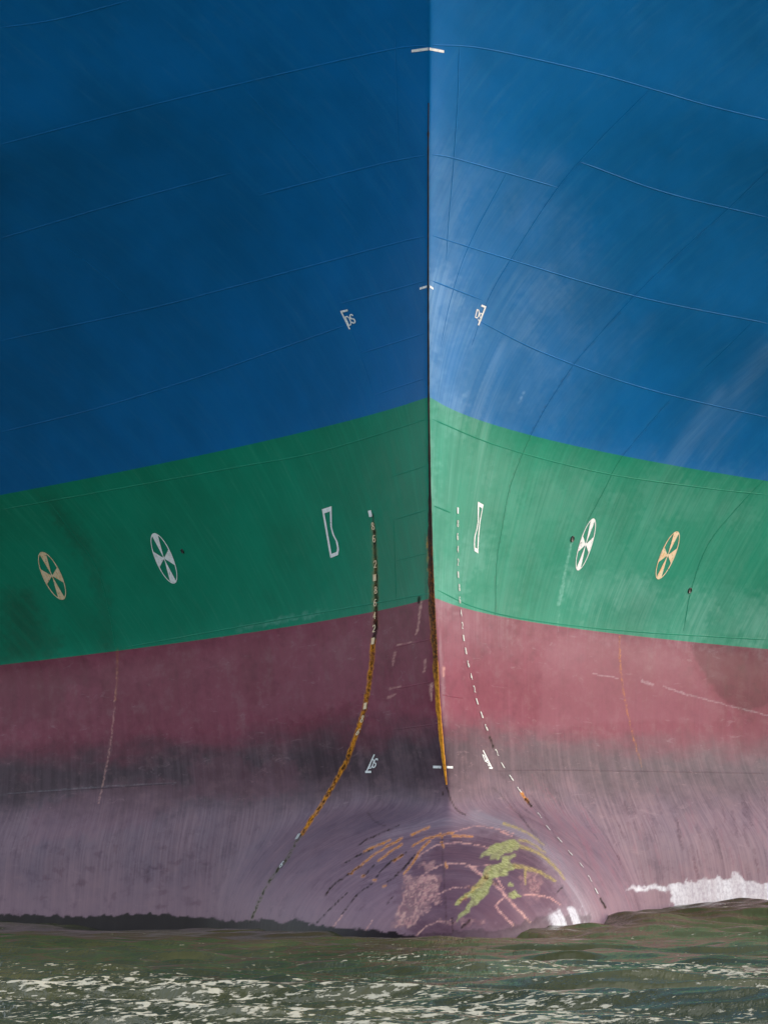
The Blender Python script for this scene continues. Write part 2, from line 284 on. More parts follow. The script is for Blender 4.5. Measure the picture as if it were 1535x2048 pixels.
# ------------------------------------------------------------------ materials
def nm(name):
    m = bpy.data.materials.new(name); m.use_nodes = True; nt = m.node_tree; nt.nodes.clear()
    out = nt.nodes.new('ShaderNodeOutputMaterial'); b = nt.nodes.new('ShaderNodeBsdfPrincipled')
    nt.links.new(b.outputs[0], out.inputs['Surface']); return m, nt, b
class G:
    def __init__(s, nt): s.nt = nt
    def n(s, t): return s.nt.nodes.new(t)
    def put(s, sock, v):
        if isinstance(v, bpy.types.NodeSocket): s.nt.links.new(v, sock)
        elif isinstance(v, (tuple, list)): sock.default_value = tuple(v) + ((1.0,) if len(v) == 3 and len(sock.default_value) == 4 else ())
        else: sock.default_value = v
    def math(s, op, a, b=0.0, c=0.0, clamp=False):
        n = s.n('ShaderNodeMath'); n.operation = op; n.use_clamp = clamp
        for i, v in enumerate((a, b, c)): s.put(n.inputs[i], v)
        return n.outputs[0]
    def mix(s, f, a, b, mode='MIX'):
        n = s.n('ShaderNodeMix'); n.data_type = 'RGBA'; n.blend_type = mode
        s.put(n.inputs[0], f); s.put(n.inputs[6], a); s.put(n.inputs[7], b); return n.outputs[2]
    def step(s, v, lo, hi, a=0.0, b=1.0):
        n = s.n('ShaderNodeMapRange'); n.interpolation_type = 'SMOOTHSTEP'
        s.put(n.inputs[0], v); n.inputs[1].default_value = lo; n.inputs[2].default_value = hi; n.inputs[3].default_value = a; n.inputs[4].default_value = b
        return n.outputs[0]
    def pos(s): return s.n('ShaderNodeNewGeometry').outputs['Position']
    def scale(s, v, sc_):
        n = s.n('ShaderNodeVectorMath'); n.operation = 'MULTIPLY'; s.put(n.inputs[0], v); n.inputs[1].default_value = sc_; return n.outputs[0]
    def noise(s, v, scale, detail=4.0, rough=.55, dist=0.0):
        n = s.n('ShaderNodeTexNoise'); s.put(n.inputs['Vector'], v); n.inputs['Scale'].default_value = scale; n.inputs['Detail'].default_value = detail
        n.inputs['Roughness'].default_value = rough; n.inputs['Distortion'].default_value = dist; return n.outputs['Fac']
    def sep(s, v):
        n = s.n('ShaderNodeSeparateXYZ'); s.put(n.inputs[0], v); return n.outputs
    def attr(s, name):
        n = s.n('ShaderNodeAttribute'); n.attribute_name = name; c = s.n('ShaderNodeSeparateColor'); s.nt.links.new(n.outputs['Color'], c.inputs[0])
        return [c.outputs[0], c.outputs[1], c.outputs[2], n.outputs['Alpha']]
    def bump(s, h, strength, dist, nrm=None):
        n = s.n('ShaderNodeBump'); n.inputs['Strength'].default_value = strength; n.inputs['Distance'].default_value = dist; s.put(n.inputs['Height'], h)
        if nrm is not None: s.put(n.inputs['Normal'], nrm)
        return n.outputs[0]

BLUE = (.0003, .122, .36); GREEN = (.0006, .200, .118); RED = (.205, .044, .075)
def hull_material():
    m, nt, b = nm('hull_paint'); g = G(nt)
    P = g.pos(); x, y, z = g.sep(P)
    st = g.scale(P, (.0, 5.0, .28))
    streak = g.noise(st, 1.0, 5, .6); streak2 = g.noise(g.scale(P, (1.3, 9.0, .5)), 1.6, 4, .6)
    cloud = g.noise(P, .55, 5, .6); grain = g.noise(P, 14.0, 4, .7); fine = g.noise(P, 45.0, 2, .6)
    # three coats
    zj = g.math('ADD', z, g.math('MULTIPLY', g.math('SUBTRACT', grain, .5), .012))
    fb = g.step(zj, Z_GREEN - .006, Z_GREEN + .006); fr = g.step(zj, Z_RED - .008, Z_RED + .008)
    blue = g.mix(g.step(cloud, .3, .7), BLUE, (.0004, .100, .285)); blue = g.mix(g.step(streak, .45, .75, 0, .5), blue, (.004, .132, .34)); blue = g.mix(g.step(streak2, .5, .8, 0, .12), blue, (.06, .19, .34))
    green = g.mix(g.step(cloud, .3, .7), GREEN, (.001, .160, .092)); green = g.mix(g.step(streak, .45, .75, 0, .5), green, (.008, .235, .140)); green = g.mix(g.step(streak2, .5, .8, 0, .14), green, (.09, .33, .23))
    red = g.mix(g.step(cloud, .3, .7), RED, (.165, .032, .056)); red = g.mix(g.step(streak, .4, .75, 0, .5), red, (.225, .055, .088)); red = g.mix(g.step(streak2, .5, .8, 0, .25), red, (.11, .035, .048))
    # weathered bands of the anti-fouling, level with the water
    zn = g.math('ADD', z, g.math('MULTIPLY', g.math('SUBTRACT', g.noise(g.scale(P, (.5, .35, 1.4)), 1.5, 5, .6), .5), 1.1))
    slime = g.mix(g.step(streak, .35, .7), (.056, .033, .045), (.092, .058, .074))
    mauve = g.mix(g.step(streak2, .35, .7), (.165, .100, .130), (.235, .145, .175)); mauve = g.mix(g.step(cloud, .35, .7, 0, .5), mauve, (.135, .100, .140))
    slime = g.mix(g.step(x, .2, 1.2), slime, g.mix(g.step(streak, .35, .7), (.095, .062, .078), (.14, .09, .108)))
    low = g.mix(g.step(zn, 3.0, 3.85), slime, red); low = g.mix(g.step(zn, 1.9, 2.85), mauve, low); low = g.mix(g.math('MULTIPLY', g.step(zn, 1.2, .3), .5), low, (.26, .155, .185))
    run = g.noise(g.scale(P, (1.0, 16.0, .45)), 1.0, 4, .65)
    run_side = g.step(x, -1.5, 1.0, .22, .8)
    run_side = g.math('MULTIPLY', run_side, g.step(y, 1.5, 6.0, .3, 1.0))
    mott = g.noise(g.scale(P, (2.2, 1.6, 3.2)), 1.0, 7, .72); scuff = g.noise(g.scale(P, (1.2, 1.0, 5.0)), 1.3, 6, .7, .8)
    low = g.mix(g.step(mott, .50, .66, 0, .42), low, g.mix(1.0, low, (.58, .52, .58), 'MULTIPLY')); low = g.mix(g.step(mott, .50, .34, 0, .22), low, (.26, .15, .165)); low = g.mix(g.step(scuff, .60, .68, 0, .30), low, (.30, .19, .215))
    low = g.mix(g.math('MULTIPLY', g.math('MULTIPLY', g.step(run, .50, .72), run_side), g.step(zn, 4.2, 2.0, .12, .5)), low, g.mix(1.0, low, (.55, .5, .55), 'MULTIPLY'))
    low = g.mix(g.math('MULTIPLY', g.math('MULTIPLY', g.step(run, .48, .28), run_side), g.step(zn, 4.2, 2.0, .1, .4)), low, (.24, .165, .19))
    a0, a1, a2, a3 = g.attr('stain_light_a'); b0, b1, b2, b3 = g.attr('stain_light_b')
    tp = g.math('MULTIPLY', b3, 1.0, clamp=True); tn = g.math('MULTIPLY', b3, -1.0, clamp=True)
    low = g.mix(g.math('MULTIPLY', tp, .85), low, g.mix(.6, low, (.25, .085, .12), 'MIX')); low = g.mix(g.math('MULTIPLY', tn, .8), low, g.mix(1.0, low, (.52, .40, .47), 'MULTIPLY'))
    col = g.mix(fr, low, green); col = g.mix(fb, col, blue)
    col = g.mix(g.math('MULTIPLY', g.step(grain, .52, .8), .22), col, g.mix(1.0, col, (.6, .6, .62), 'MULTIPLY'))
    chalk_sheen = g.math('MULTIPLY', a2, g.step(run, .25, .7, .55, 1.15), clamp=True)  # real pale scuffs and the painted sheen share this lightening
    col = g.mix(chalk_sheen, col, g.mix(1.0, col, (.19, .23, .24), 'ADD'))
    col = g.mix(a3, col, g.mix(g.step(grain, .35, .65), (.46, .22, .21), (.60, .34, .29)))
    col = g.mix(b0, col, g.mix(g.step(grain, .35, .65), (.20, .20, .07), (.38, .37, .17)))
    col = g.mix(a0, col, g.mix(g.step(grain, .36, .54), (.14, .040, .004), (.60, .22, .013)))
    col = g.mix(a1, col, g.mix(g.step(grain, .45, .7), (.008, .005, .004), (.045, .016, .006)))
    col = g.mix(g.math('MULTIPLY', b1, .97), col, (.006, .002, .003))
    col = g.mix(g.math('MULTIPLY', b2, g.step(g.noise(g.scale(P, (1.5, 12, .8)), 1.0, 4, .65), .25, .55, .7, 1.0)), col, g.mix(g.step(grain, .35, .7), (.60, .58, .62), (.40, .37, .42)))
    g.put(b.inputs['Base Color'], col)
    rough = g.math('ADD', .36, g.math('MULTIPLY', streak, .16)); rough = g.math('ADD', rough, g.math('MULTIPLY', g.step(z, 5.5, 2.5), .12))
    rough = g.math('MAXIMUM', g.math('SUBTRACT', rough, g.math('MULTIPLY', b1, .05)), g.math('MULTIPLY', g.math('ADD', a0, a1, clamp=True), .85))
    g.put(b.inputs['Roughness'], rough); b.inputs['Specular IOR Level'].default_value = .09
    plate = g.noise(g.scale(P, (.9, .5, 1.1)), 1.0, 2, .5)
    nr = g.bump(plate, .5, .05); nr = g.bump(fine, .25, .004, nr); nr = g.bump(g.math('ADD', a0, a1), .4, .006, nr)
    g.put(b.inputs['Normal'], nr)
    return m
M_HULL = hull_material()
def paint(name, col, worn, amount, rough=.5, chip=0):
    m, nt, b = nm(name); g = G(nt); P = g.pos()
    n = g.noise(g.scale(P, (6, 6, 2)), 3.0, 4, .65)
    g.put(b.inputs['Base Color'], g.mix(g.step(n, .45, .75, 0, amount), col, worn)); b.inputs['Roughness'].default_value = rough
    g.put(b.inputs['Normal'], g.bump(g.noise(P, 40, 3), .2, .003))
    if chip: g.put(b.inputs['Alpha'], g.math('SUBTRACT', 1.0, g.step(g.noise(P, 26.0, 5, .7), chip, chip + .06)))
    return m
M_WHITE = paint('white_marking_paint', (.78, .78, .78), (.50, .52, .52), .8, chip=.60)
M_CREAM = paint('rust_stained_marking_paint', (.74, .57, .38), (.66, .36, .12), 1.0, chip=.59)
M_FADED = paint('faded_marking_paint', (.52, .52, .50), (.34, .32, .30), .8, chip=.58)
M_DECK = paint('deck_paint', (.10, .16, .12), (.15, .1, .07), .6)
M_HOLE = paint('drain_hole_steel', (.012, .02, .018), (.03, .015, .008), .5)
def stem_material():
    m, nt, b = nm('rusty_stem_steel'); g = G(nt); P = g.pos(); x, y, z = g.sep(P)
    n = g.noise(g.scale(P, (9, 9, 2.2)), 1.6, 5, .65); n2 = g.noise(P, 22, 4, .6)
    zz = g.math('ADD', z, g.math('MULTIPLY', g.math('SUBTRACT', n, .5), 2.6))
    lowf = g.step(zz, 4.9, 3.3)
    black = g.mix(g.step(n, .45, .65), (.006, .004, .004), (.03, .012, .007))
    brown = g.mix(g.step(n2, .4, .62), (.05, .015, .005), (.24, .075, .008))
    orange = g.mix(g.step(n2, .3, .6), (.42, .14, .006), (.70, .30, .015))
    col = g.mix(g.step(zz, 6.8, 4.8), black, brown); col = g.mix(lowf, col, orange)
    g.put(b.inputs['Base Color'], col); b.inputs['Roughness'].default_value = .85
    g.put(b.inputs['Normal'], g.bump(n2, .6, .01)); return m
M_STEM = stem_material()

# ------------------------------------------------------------------ object helpers
def link(name, me, mat, parent=None):
    o = bpy.data.objects.new(name, me); C.objects.link(o)
    if mat: me.materials.append(mat)
    if parent: o.parent = parent
    return o
def mesh_np(name, V, Q, normals=None, smooth=True):
    me = bpy.data.meshes.new(name); V = np.asarray(V, np.float32); Q = np.asarray(Q, np.int32); k = Q.shape[1]
    me.vertices.add(len(V)); me.vertices.foreach_set('co', V.ravel())
    me.loops.add(Q.size); me.loops.foreach_set('vertex_index', Q.ravel())
    me.polygons.add(len(Q)); me.polygons.foreach_set('loop_start', np.arange(0, Q.size, k, dtype=np.int32))
    me.update(calc_edges=True); me.validate()
    if smooth: me.polygons.foreach_set('use_smooth', np.ones(len(me.polygons), bool))
    if normals is not None: me.normals_split_custom_set_from_vertices(np.asarray(normals, np.float32).tolist())
    me.update(); return me
def surf(pts_px, off):
    p = np.asarray(pts_px, float); x, y, z = on_hull(p[:, 0], p[:, 1]); n = Nf(x, z)
    return np.stack([x, y, z], -1) + n * off, n

# ------------------------------------------------------------------ the ship
ship = bpy.data.objects.new('cargo_ship', None); C.objects.link(ship)
ship['label'] = 'cargo ship bow in blue, green and weathered red paint with a scraped bulbous nose'
ship['category'] = 'ship'
def columns(fine):
    t = np.r_[0, .01, .025, np.arange(.05, 10.6, fine), np.arange(10.8, 14.2, .3)]
    return t
def hull_part(name, z0, z1, fine, keep=None, step=None):
    zs = np.linspace(z0, z1, max(2, int((z1 - z0) / (step or fine)) + 1))
    Vs, Qs, Ns, St = [], [], [], []; base = 0
    for side, sg in (('L', -1), ('R', 1)):
        t = columns(fine); zz, tt = np.meshgrid(zs, t, indexing='ij')
        x = lut(XS, zz) + sg * tt; y = Yf(x, zz, side); n = Nf(x, zz, side)
        xa = np.concatenate([x, x[:, -1:]], 1); ya = np.concatenate([y, np.full_like(y[:, -1:], 150.0)], 1); za = np.concatenate([zz, zz[:, -1:]], 1)
        na = np.concatenate([n, np.repeat([[[sg, 0, 0]]], len(zs), 0)], 1)
        nr, nc = xa.shape; i = np.arange(nr * nc).reshape(nr, nc)
        q = np.stack([i[:-1, :-1], i[:-1, 1:], i[1:, 1:], i[1:, :-1]], -1).reshape(-1, 4)
        if sg < 0: q = q[:, ::-1]
        if keep is not None:
            f = is_bulb(xa, za) == keep; f = f[:-1, :-1].ravel(); q = q[f]
        V = np.stack([xa, ya, za], -1).reshape(-1, 3)
        c, r = to_px(V[:, 0], np.minimum(V[:, 1], 140), V[:, 2])
        Vs.append(V); Ns.append(na.reshape(-1, 3)); Qs.append(q + base); St.append(stain_light_masks(c, r, V[:, 0], V[:, 1], V[:, 2])); base += len(V)
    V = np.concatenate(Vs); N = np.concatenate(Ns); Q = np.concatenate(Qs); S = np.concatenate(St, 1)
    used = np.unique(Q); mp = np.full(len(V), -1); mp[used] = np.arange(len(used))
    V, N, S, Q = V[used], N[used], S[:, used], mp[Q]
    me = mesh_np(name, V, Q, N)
    for an, ch in (('stain_light_a', S[:4]), ('stain_light_b', S[4:])):
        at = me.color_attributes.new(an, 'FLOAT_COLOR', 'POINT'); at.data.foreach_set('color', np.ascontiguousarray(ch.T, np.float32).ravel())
    return link(name, me, M_HULL, ship)
topside = hull_part('blue_topside', Z_GREEN, 15.6, .04)
hull_part('upper_topside', 15.6, 19.5, .25)
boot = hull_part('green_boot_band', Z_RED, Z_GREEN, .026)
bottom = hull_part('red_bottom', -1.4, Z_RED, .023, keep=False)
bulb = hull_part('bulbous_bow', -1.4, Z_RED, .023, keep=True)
# deck closes the hull on top
t = np.r_[columns(.25), 14.1]; zt = 19.0
xl = lut(XS, zt) - t[::-1]; xr = lut(XS, zt) + t[1:]
xx = np.r_[xl, xr]; yy = np.r_[Yf(lut(XS, zt) - t[::-1], np.full(t.size, zt), 'L'), Yf(lut(XS, zt) + t[1:], np.full(t.size - 1, zt), 'R')]
V = np.r_[np.stack([xx, yy, np.full(xx.size, zt)], -1), np.stack([xx, np.full(xx.size, 150.0), np.full(xx.size, zt)], -1)]
k = xx.size; i = np.arange(k - 1)
link('deck', mesh_np('deck', V, np.stack([i, i + 1, i + 1 + k, i + k], -1), smooth=False), M_DECK, ship)

def bead(name, pts, w, h, mat, parent, step=7.0):
    p = resample(pts, step); x, y, z = on_hull(p[:, 0], p[:, 1]); P = np.stack([x, y, z], -1); n = Nf(x, z)
    t = np.gradient(P, axis=0); t /= np.linalg.norm(t, axis=1, keepdims=True); s = np.cross(n, t); s /= np.linalg.norm(s, axis=1, keepdims=True)
    prof = [(-1, -.25), (-.8, .45), (-.35, .9), (.35, .9), (.8, .45), (1, -.25)]
    ww = np.interp(np.arange(len(P)), [0, 3, len(P) - 4, len(P) - 1], [.4, 1, 1, .4])[:, None] if len(P) > 8 else 1.0
    ww = ww * (1 + .18 * (rng.random((len(P), 1)) - .5) * 2)
    rings = np.stack([P + s * (a * w / 2) * ww + n * (b * h) * ww for a, b in prof], 1); m = len(prof); nn = len(P)
    i = np.arange(nn * m).reshape(nn, m)
    q = np.stack([i[:-1, :-1], i[:-1, 1:], i[1:, 1:], i[1:, :-1]], -1).reshape(-1, 4)
    me = mesh_np(name, rings.reshape(-1, 3), q)
    for an in ('stain_light_a', 'stain_light_b'):
        at = me.color_attributes.new(an, 'FLOAT_COLOR', 'POINT'); at.data.foreach_set('color', np.zeros(len(me.vertices) * 4, np.float32))
    return link(name, me, mat, parent)
SEAMS = [  # strake welds and frame welds
 [(0, 55), (115, 38), (260, 0)],
 [(0, 289), (255, 222), (480, 167), (768, 101), (855, 90)], [(858, 89), (968, 97), (1173, 142), (1300, 177), (1420, 212), (1535, 240)],
 [(855, 309), (768, 326), (650, 356), (520, 390)], [(465, 345), (250, 403), (0, 477)], [(859, 308), (903, 315), (1000, 342), (1115, 375)], [(1160, 324), (1330, 385), (1535, 435)],
 [(0, 682), (285, 620), (442, 580), (768, 492), (853, 471)], [(859, 469), (1023, 520), (1268, 592), (1535, 647)],
 [(853, 560), (790, 578), (680, 607)], [(860, 560), (965, 600)],
 [(692, 650), (560, 697), (400, 753), (200, 815), (0, 865)], [(960, 643), (1080, 703), (1250, 765), (1400, 805), (1535, 835)],
 [(853, 665), (720, 707)], [(853, 755), (748, 790)],
 [(854, 838), (640, 903), (470, 935), (250, 975), (0, 1020)], [(863, 838), (1000, 893), (1200, 945), (1400, 975), (1535, 990)],
 [(856, 930), (778, 955)], [(858, 1018), (785, 1040)], [(858, 1105), (788, 1122)], [(858, 1187), (700, 1215), (500, 1250), (250, 1295)],
 [(874, 1180), (950, 1215), (1060, 1240), (1250, 1262), (1535, 1280)], [(868, 1012), (900, 1025)], [(787, 1040), (789, 1122), (792, 1200)],
 [(868, 1277), (787, 1295)], [(870, 1362), (780, 1380)], [(875, 1448), (785, 1460)], [(884, 1390), (925, 1396)],
 [(0, 1590), (350, 1567)], [(985, 1542), (1100, 1540), (1300, 1543), (1535, 1547)]]
FRAMES = [
 [(918, 90), (915, 200), (905, 345), (897, 440), (892, 520)], [(1013, 345), (940, 485), (903, 590), (880, 695)],
 [(1300, 178), (1198, 280), (1115, 375), (1023, 515), (975, 600), (943, 690)],
 [(1535, 340), (1458, 415), (1358, 505), (1268, 592), (1175, 695), (1145, 732), (1088, 820), (1048, 900), (1018, 980), (1003, 1060), (993, 1125), (990, 1230)],
 [(1343, 795), (1243, 915), (1208, 980), (1173, 1045)], [(1528, 960), (1488, 1000), (1418, 1085), (1383, 1175), (1366, 1262)], [(1503, 645), (1453, 695), (1400, 745)],
 [(480, 167), (580, 280), (650, 356), (700, 420)], [(105, 475), (200, 545), (275, 612)], [(688, 120), (718, 172)], [(700, 655), (722, 715), (745, 785)], [(790, 75), (793, 200), (797, 300)],
 [(85, 985), (140, 1060), (190, 1130), (215, 1210), (232, 1300)]]
def owner(p):
    r = p[len(p) // 2][1]; x, y, z = on_hull([p[len(p) // 2][0]], [r])
    return topside if z[0] > Z_GREEN else boot if z[0] > Z_RED else bottom
for p in SEAMS: bead('weld_seam', p, .024, .0042, M_HULL, owner(p))
for p in FRAMES: bead('weld_seam', p, .022, .0036, M_HULL, owner(p))

# stem bar: rusted wedge over the edge where the two sides meet
rows = np.arange(206, 1573, 4.0); stem_c = np.interp(rows, [r for _, r in STEM_PX], [c for c, _ in STEM_PX])
zst = []
for r in rows:
    z = 5.0
    for _ in range(25): z = CAM_Z + (HOR - r) * (45 + float(Yf(np.array([float(lut(XS, z))]), np.array([z]))[0])) / F
    zst.append(z)
zst = np.array(zst)
wl = np.interp(rows, [206, 262, 267, 275, 470, 800, 960, 1080, 1200, 1400, 1520, 1572], [.012, .014, .030, .016, .016, .022, .032, .070, .105, .075, .045, .012])
wr = np.interp(rows, [206, 262, 267, 275, 470, 800, 960, 1080, 1200, 1400, 1520, 1572], [.006, .008, .022, .012, .012, .016, .020, .022, .022, .022, .030, .012])
wob = 1 + .25 * (fbm(rows * .06, rows * 0) - .5) * 2; wl = wl * wob; wr = wr * wob
rings = []
for k, z in enumerate(zst):
    x0 = float(lut(XS, z)); za = np.array([z] * 5); xs_ = x0 + np.array([-wl[k], -wl[k] * .7, 0, wr[k] * .7, wr[k]])
    y_ = Yf(xs_, za); y_[1:4] -= .02; y_[[0, 4]] += .03; y_[2] -= .008
    rings.append(np.stack([xs_, y_, za], -1))
rings = np.array(rings); nn, m5, _ = rings.shape; i = np.arange(nn * m5).reshape(nn, m5)
q = np.stack([i[:-1, :-1], i[1:, :-1], i[1:, 1:], i[:-1, 1:]], -1).reshape(-1, 4)
link('stem_bar', mesh_np('stem_bar', rings.reshape(-1, 3), q), M_STEM, ship)

# painted markings, each laid 5 mm proud of the plating it is painted on
def film(name, polys, mat, parent, off=.006, label=None):
    """polys: outlines in photo pixels; each is a convex quad strip [(left points), (right points)]"""
    V, Q = [], []; b = 0
    for A_, B_ in polys:
        A_ = np.asarray(A_, float); B_ = np.asarray(B_, float); n = len(A_)
        P, _n = surf(np.r_[A_, B_], off); V.append(P); i = np.arange(n - 1) + b
        Q.append(np.stack([i, i + 1, i + 1 + n, i + n], -1)); b += 2 * n
    V = np.concatenate(V); Q = np.concatenate(Q)
    me = mesh_np(name, V, Q, smooth=False)
    o = link(name, me, mat, parent)
    if label: o['label'] = label
    return o
def stroke(a, b, w, wv=None, step=5):
    """straight stroke a->b of half-width vector"""
    a = np.array(a, float); b = np.array(b, float); d = b - a; L = np.hypot(*d)
    h = np.array(wv, float) if wv is not None else np.array([-d[1], d[0]]) / L * w / 2
    t = np.linspace(0, 1, max(2, int(L / step) + 1))[:, None]; c = a + d * t
    return (c + h, c - h)
def wedge_mark(c, U, V_, mat, label):
    c = np.array(c); U = np.array(U, float); V_ = np.array(V_, float); polys = []
    th = np.linspace(0, 2 * math.pi, 73); ring = np.stack([np.cos(th), np.sin(th)], -1)
    f = lambda p: c + p[:, :1] * U + p[:, 1:] * V_
    inner = 1 - 2.6 / np.hypot(ring[:, :1] * U[0] + ring[:, 1:] * V_[0], ring[:, :1] * U[1] + ring[:, 1:] * V_[1]) * np.array(1.0)
    polys.append((f(ring), f(ring * np.maximum(inner, .82))))
    for a0 in range(4):
        a = math.pi / 2 * a0 + np.linspace(-math.radians(20), math.radians(20), 7); e = np.stack([np.cos(a), np.sin(a)], -1)
        for r0, r1 in ((.06, .3), (.3, .55), (.55, .78), (.78, .96)):
            polys.append((f(e * r1), f(e * r0)))
    polys.append((f(ring * .09), f(ring * .001)))
    return film('thruster_mark', polys, mat, boot, label=label)
wedge_mark((104.5, 1151.5), (19, -2), (-20.5, -48), M_CREAM, 'rust-stained thruster mark on the dark side, farther from the stem')
wedge_mark((328.3, 1116.5), (17.6, -2.6), (-20, -50.5), M_WHITE, 'white thruster mark on the dark side')
wedge_mark((1170.2, 1088.8), (12.6, 1.2), (15.6, -52), M_WHITE, 'white thruster mark on the sunlit side')
wedge_mark((1334, 1110.5), (14.6, 1.6), (19, -48), M_CREAM, 'rust-stained thruster mark on the sunlit side')
def outline(out, inn):
    out = np.array(out + out[:1], float); inn = np.array(inn + inn[:1], float); A_, B_ = [], []
    for k in range(len(out) - 1):
        n = max(2, int(np.hypot(*(out[k + 1] - out[k])) / 5)); t = np.linspace(0, 1, n, endpoint=False)[:, None]
        A_.append(out[k] + (out[k + 1] - out[k]) * t); B_.append(inn[k] + (inn[k + 1] - inn[k]) * t)
    return [(np.vstack(A_ + [out[-1:]]), np.vstack(B_ + [inn[-1:]]))]
film('bulb_mark', outline([(644, 1018.4), (663.3, 1012), (664, 1054), (668.3, 1069), (675.7, 1084), (678.2, 1099), (676.4, 1110), (660.8, 1116)],
                          [(649.2, 1026.5), (660, 1022.6), (660.8, 1052), (664.6, 1068), (672, 1082.7), (674.5, 1096), (673, 1104), (663.3, 1107.5)]), M_WHITE, boot)
film('bulb_mark', outline([(954.5, 1003), (965.9, 1009.5), (964.4, 1016), (959.3, 1044), (956.4, 1073), (955.3, 1107), (947.6, 1101.8), (946.6, 1088), (947.6, 1073), (952, 1057), (954.2, 1042.5), (954.2, 1014.6)],
                          [(956.8, 1013), (962.7, 1016), (961.9, 1022), (957.4, 1044), (954.6, 1073), (953.4, 1097.4), (948.9, 1095), (948.6, 1084), (949.6, 1073), (953.8, 1057), (955.9, 1042.5), (956.6, 1020)]), M_WHITE, boot)
# lettering from strokes in a unit box (0..1, 0..1)
GL = {'2': [[(0, .8), (.2, 1), (.8, 1), (1, .8), (1, .6), (0, 0), (1, 0)]], '4': [[(.75, 0), (.75, 1), (0, .3), (1, .3)]],
      '6': [[(.95, .95), (.4, 1), (0, .55), (0, .2), (.25, 0), (.75, 0), (1, .2), (1, .4), (.7, .55), (.1, .45)]],
      '8': [[(.5, .52), (.1, .68), (.1, .88), (.3, 1), (.7, 1), (.9, .88), (.9, .68), (.5, .52), (0, .35), (0, .12), (.25, 0), (.75, 0), (1, .12), (1, .35), (.5, .52)]],
      'M': [[(0, 0), (0, 1), (.5, .4), (1, 1), (1, 0)]],
      'D': [[(0, 0), (0, 1), (.6, 1), (1, .75), (1, .25), (.6, 0), (0, 0)]],
      'S': [[(1, .85), (.75, 1), (.25, 1), (0, .82), (0, .65), (.25, .52), (.75, .48), (1, .35), (1, .18), (.75, 0), (.25, 0), (0, .15)]]}
def glyph(ch, c, U, V_, w):
    out = []; c = np.array(c, float); U = np.array(U, float); V_ = np.array(V_, float)
    if ch == 'M': return [stroke(c - V_ * .5, c + V_ * .5, 1, wv=U * .42, step=6)]
    for path in GL[ch]:
        p = [c + U * (a - .5) + V_ * (b - .5) for a, b in path]
        for a, b in zip(p[:-1], p[1:]):
            d = b - a; L = np.hypot(*d)
            if L < .1: continue
            e = d / L * w * .35; out.append(stroke(a - e, b + e, w, step=6))
    return out
MARK_L = [(741, 1027, 'M'), (746.5, 1052, '8'), (748.7, 1077, '6'), (751, 1128, '2'), (750, 1155, 'M'), (752, 1180, '8'), (751, 1205, '6'), (749.6, 1231, '4'), (748.6, 1257, '2'), (746.5, 1282, 'M'),
          (731, 1412, 'M'), (725, 1438, '8'), (717, 1464, '6'), (596, 1674, 'M'), (564, 1730, '6')]
MARK_R = [(914, 1021, 'M'), (914, 1047, '8'), (913.6, 1073, '6'), (914, 1098, '4'), (914.2, 1124, '2'), (914.6, 1149, 'M'), (917, 1175, '8'), (918, 1200, '6'), (920.5, 1226, '4'), (923, 1251, '2'), (925.5, 1276, 'M'),
          (930, 1302, '8'), (935, 1328, '6'), (941, 1353, '4'), (947, 1378, '2'), (952.5, 1403, 'M'), (962, 1430, '8'), (971, 1455, '6'), (992, 1505, '2'), (1004, 1531, 'M'), (1021, 1556, '8'), (1037, 1580, '6'), (1078, 1632, '2'),
          (1095, 1657, 'M'), (1118, 1681, '8'), (1139, 1707, '6'), (1161, 1731, '4'), (1178, 1758, '2'), (1191, 1783, 'M')]
def draught(marks, side):
    pts = np.array([(a, b) for a, b, _ in marks], float)
    for k, (c, r, ch) in enumerate(marks):
        a = pts[max(k - 1, 0)]; b = pts[min(k + 1, len(pts) - 1)]; d = (a - b) / np.hypot(*(a - b))
        slope = -.22 if side == 'L' else .35
        wv = (7.2 if ch == 'M' else 4.2) if side == 'L' else (3.2 if ch == 'M' else 2.0)
        V_ = d * (13 if side == 'L' else 12.5); U = np.array([wv, wv * slope])
        stained = side == 'L' and 1040 < r < 1270 or side == 'L' and 1275 < r < 1480
        par_ = boot if r < 1228 - (12 if side == 'R' else 0) else bottom
        x, y, z = on_hull([c], [r]); par_ = boot if z[0] > Z_RED else (bulb if is_bulb(x, z)[0] else bottom)
        film('draught_mark', glyph(ch, (c, r), U, V_, 3.4 if ch == 'M' and side == 'L' else (1.6 if side == 'L' else (1.2 if r < 1600 else .85))), M_CREAM if stained else M_FADED if k else M_WHITE, par_, off=.012)
draught(MARK_L, 'L'); draught(MARK_R, 'R')
def bracket(name, polys, letters, parent):
    P = list(polys)
    for ch, c, U, V_, w in letters: P += glyph(ch, c, U, V_, w)
    film(name, P, M_WHITE, parent)
bracket('lettered_bracket', [stroke((681.2, 623.3), (695.4, 620), 4), stroke((683, 624), (699.5, 658), 2.8)], [('D', (697.3, 641), (6.2, -1.8), (-7.0, -17), 2.2), ('S', (705, 637.2), (5.6, -1.8), (-6.5, -16.5), 2.4)], topside)
bracket('lettered_bracket', [stroke((961.6, 610.3), (971, 614.3), 4), stroke((969.6, 614), (955.6, 650), 2.8)], [('D', (953.8, 627.5), (5, 2.4), (3.6, -15.5), 1.8), ('S', (959.4, 634), (4.4, 2.4), (3.8, -15), 1.8)], topside)
bracket('lettered_bracket', [stroke((730.6, 1544), (742.5, 1544), 4.4), stroke((748.8, 1509), (733, 1544), 2.4)], [('D', (743.6, 1528), (5.5, -.6), (5.2, -17), 2.0), ('S', (750.2, 1526.5), (5.2, -.6), (6, -17), 2.2)], bottom)
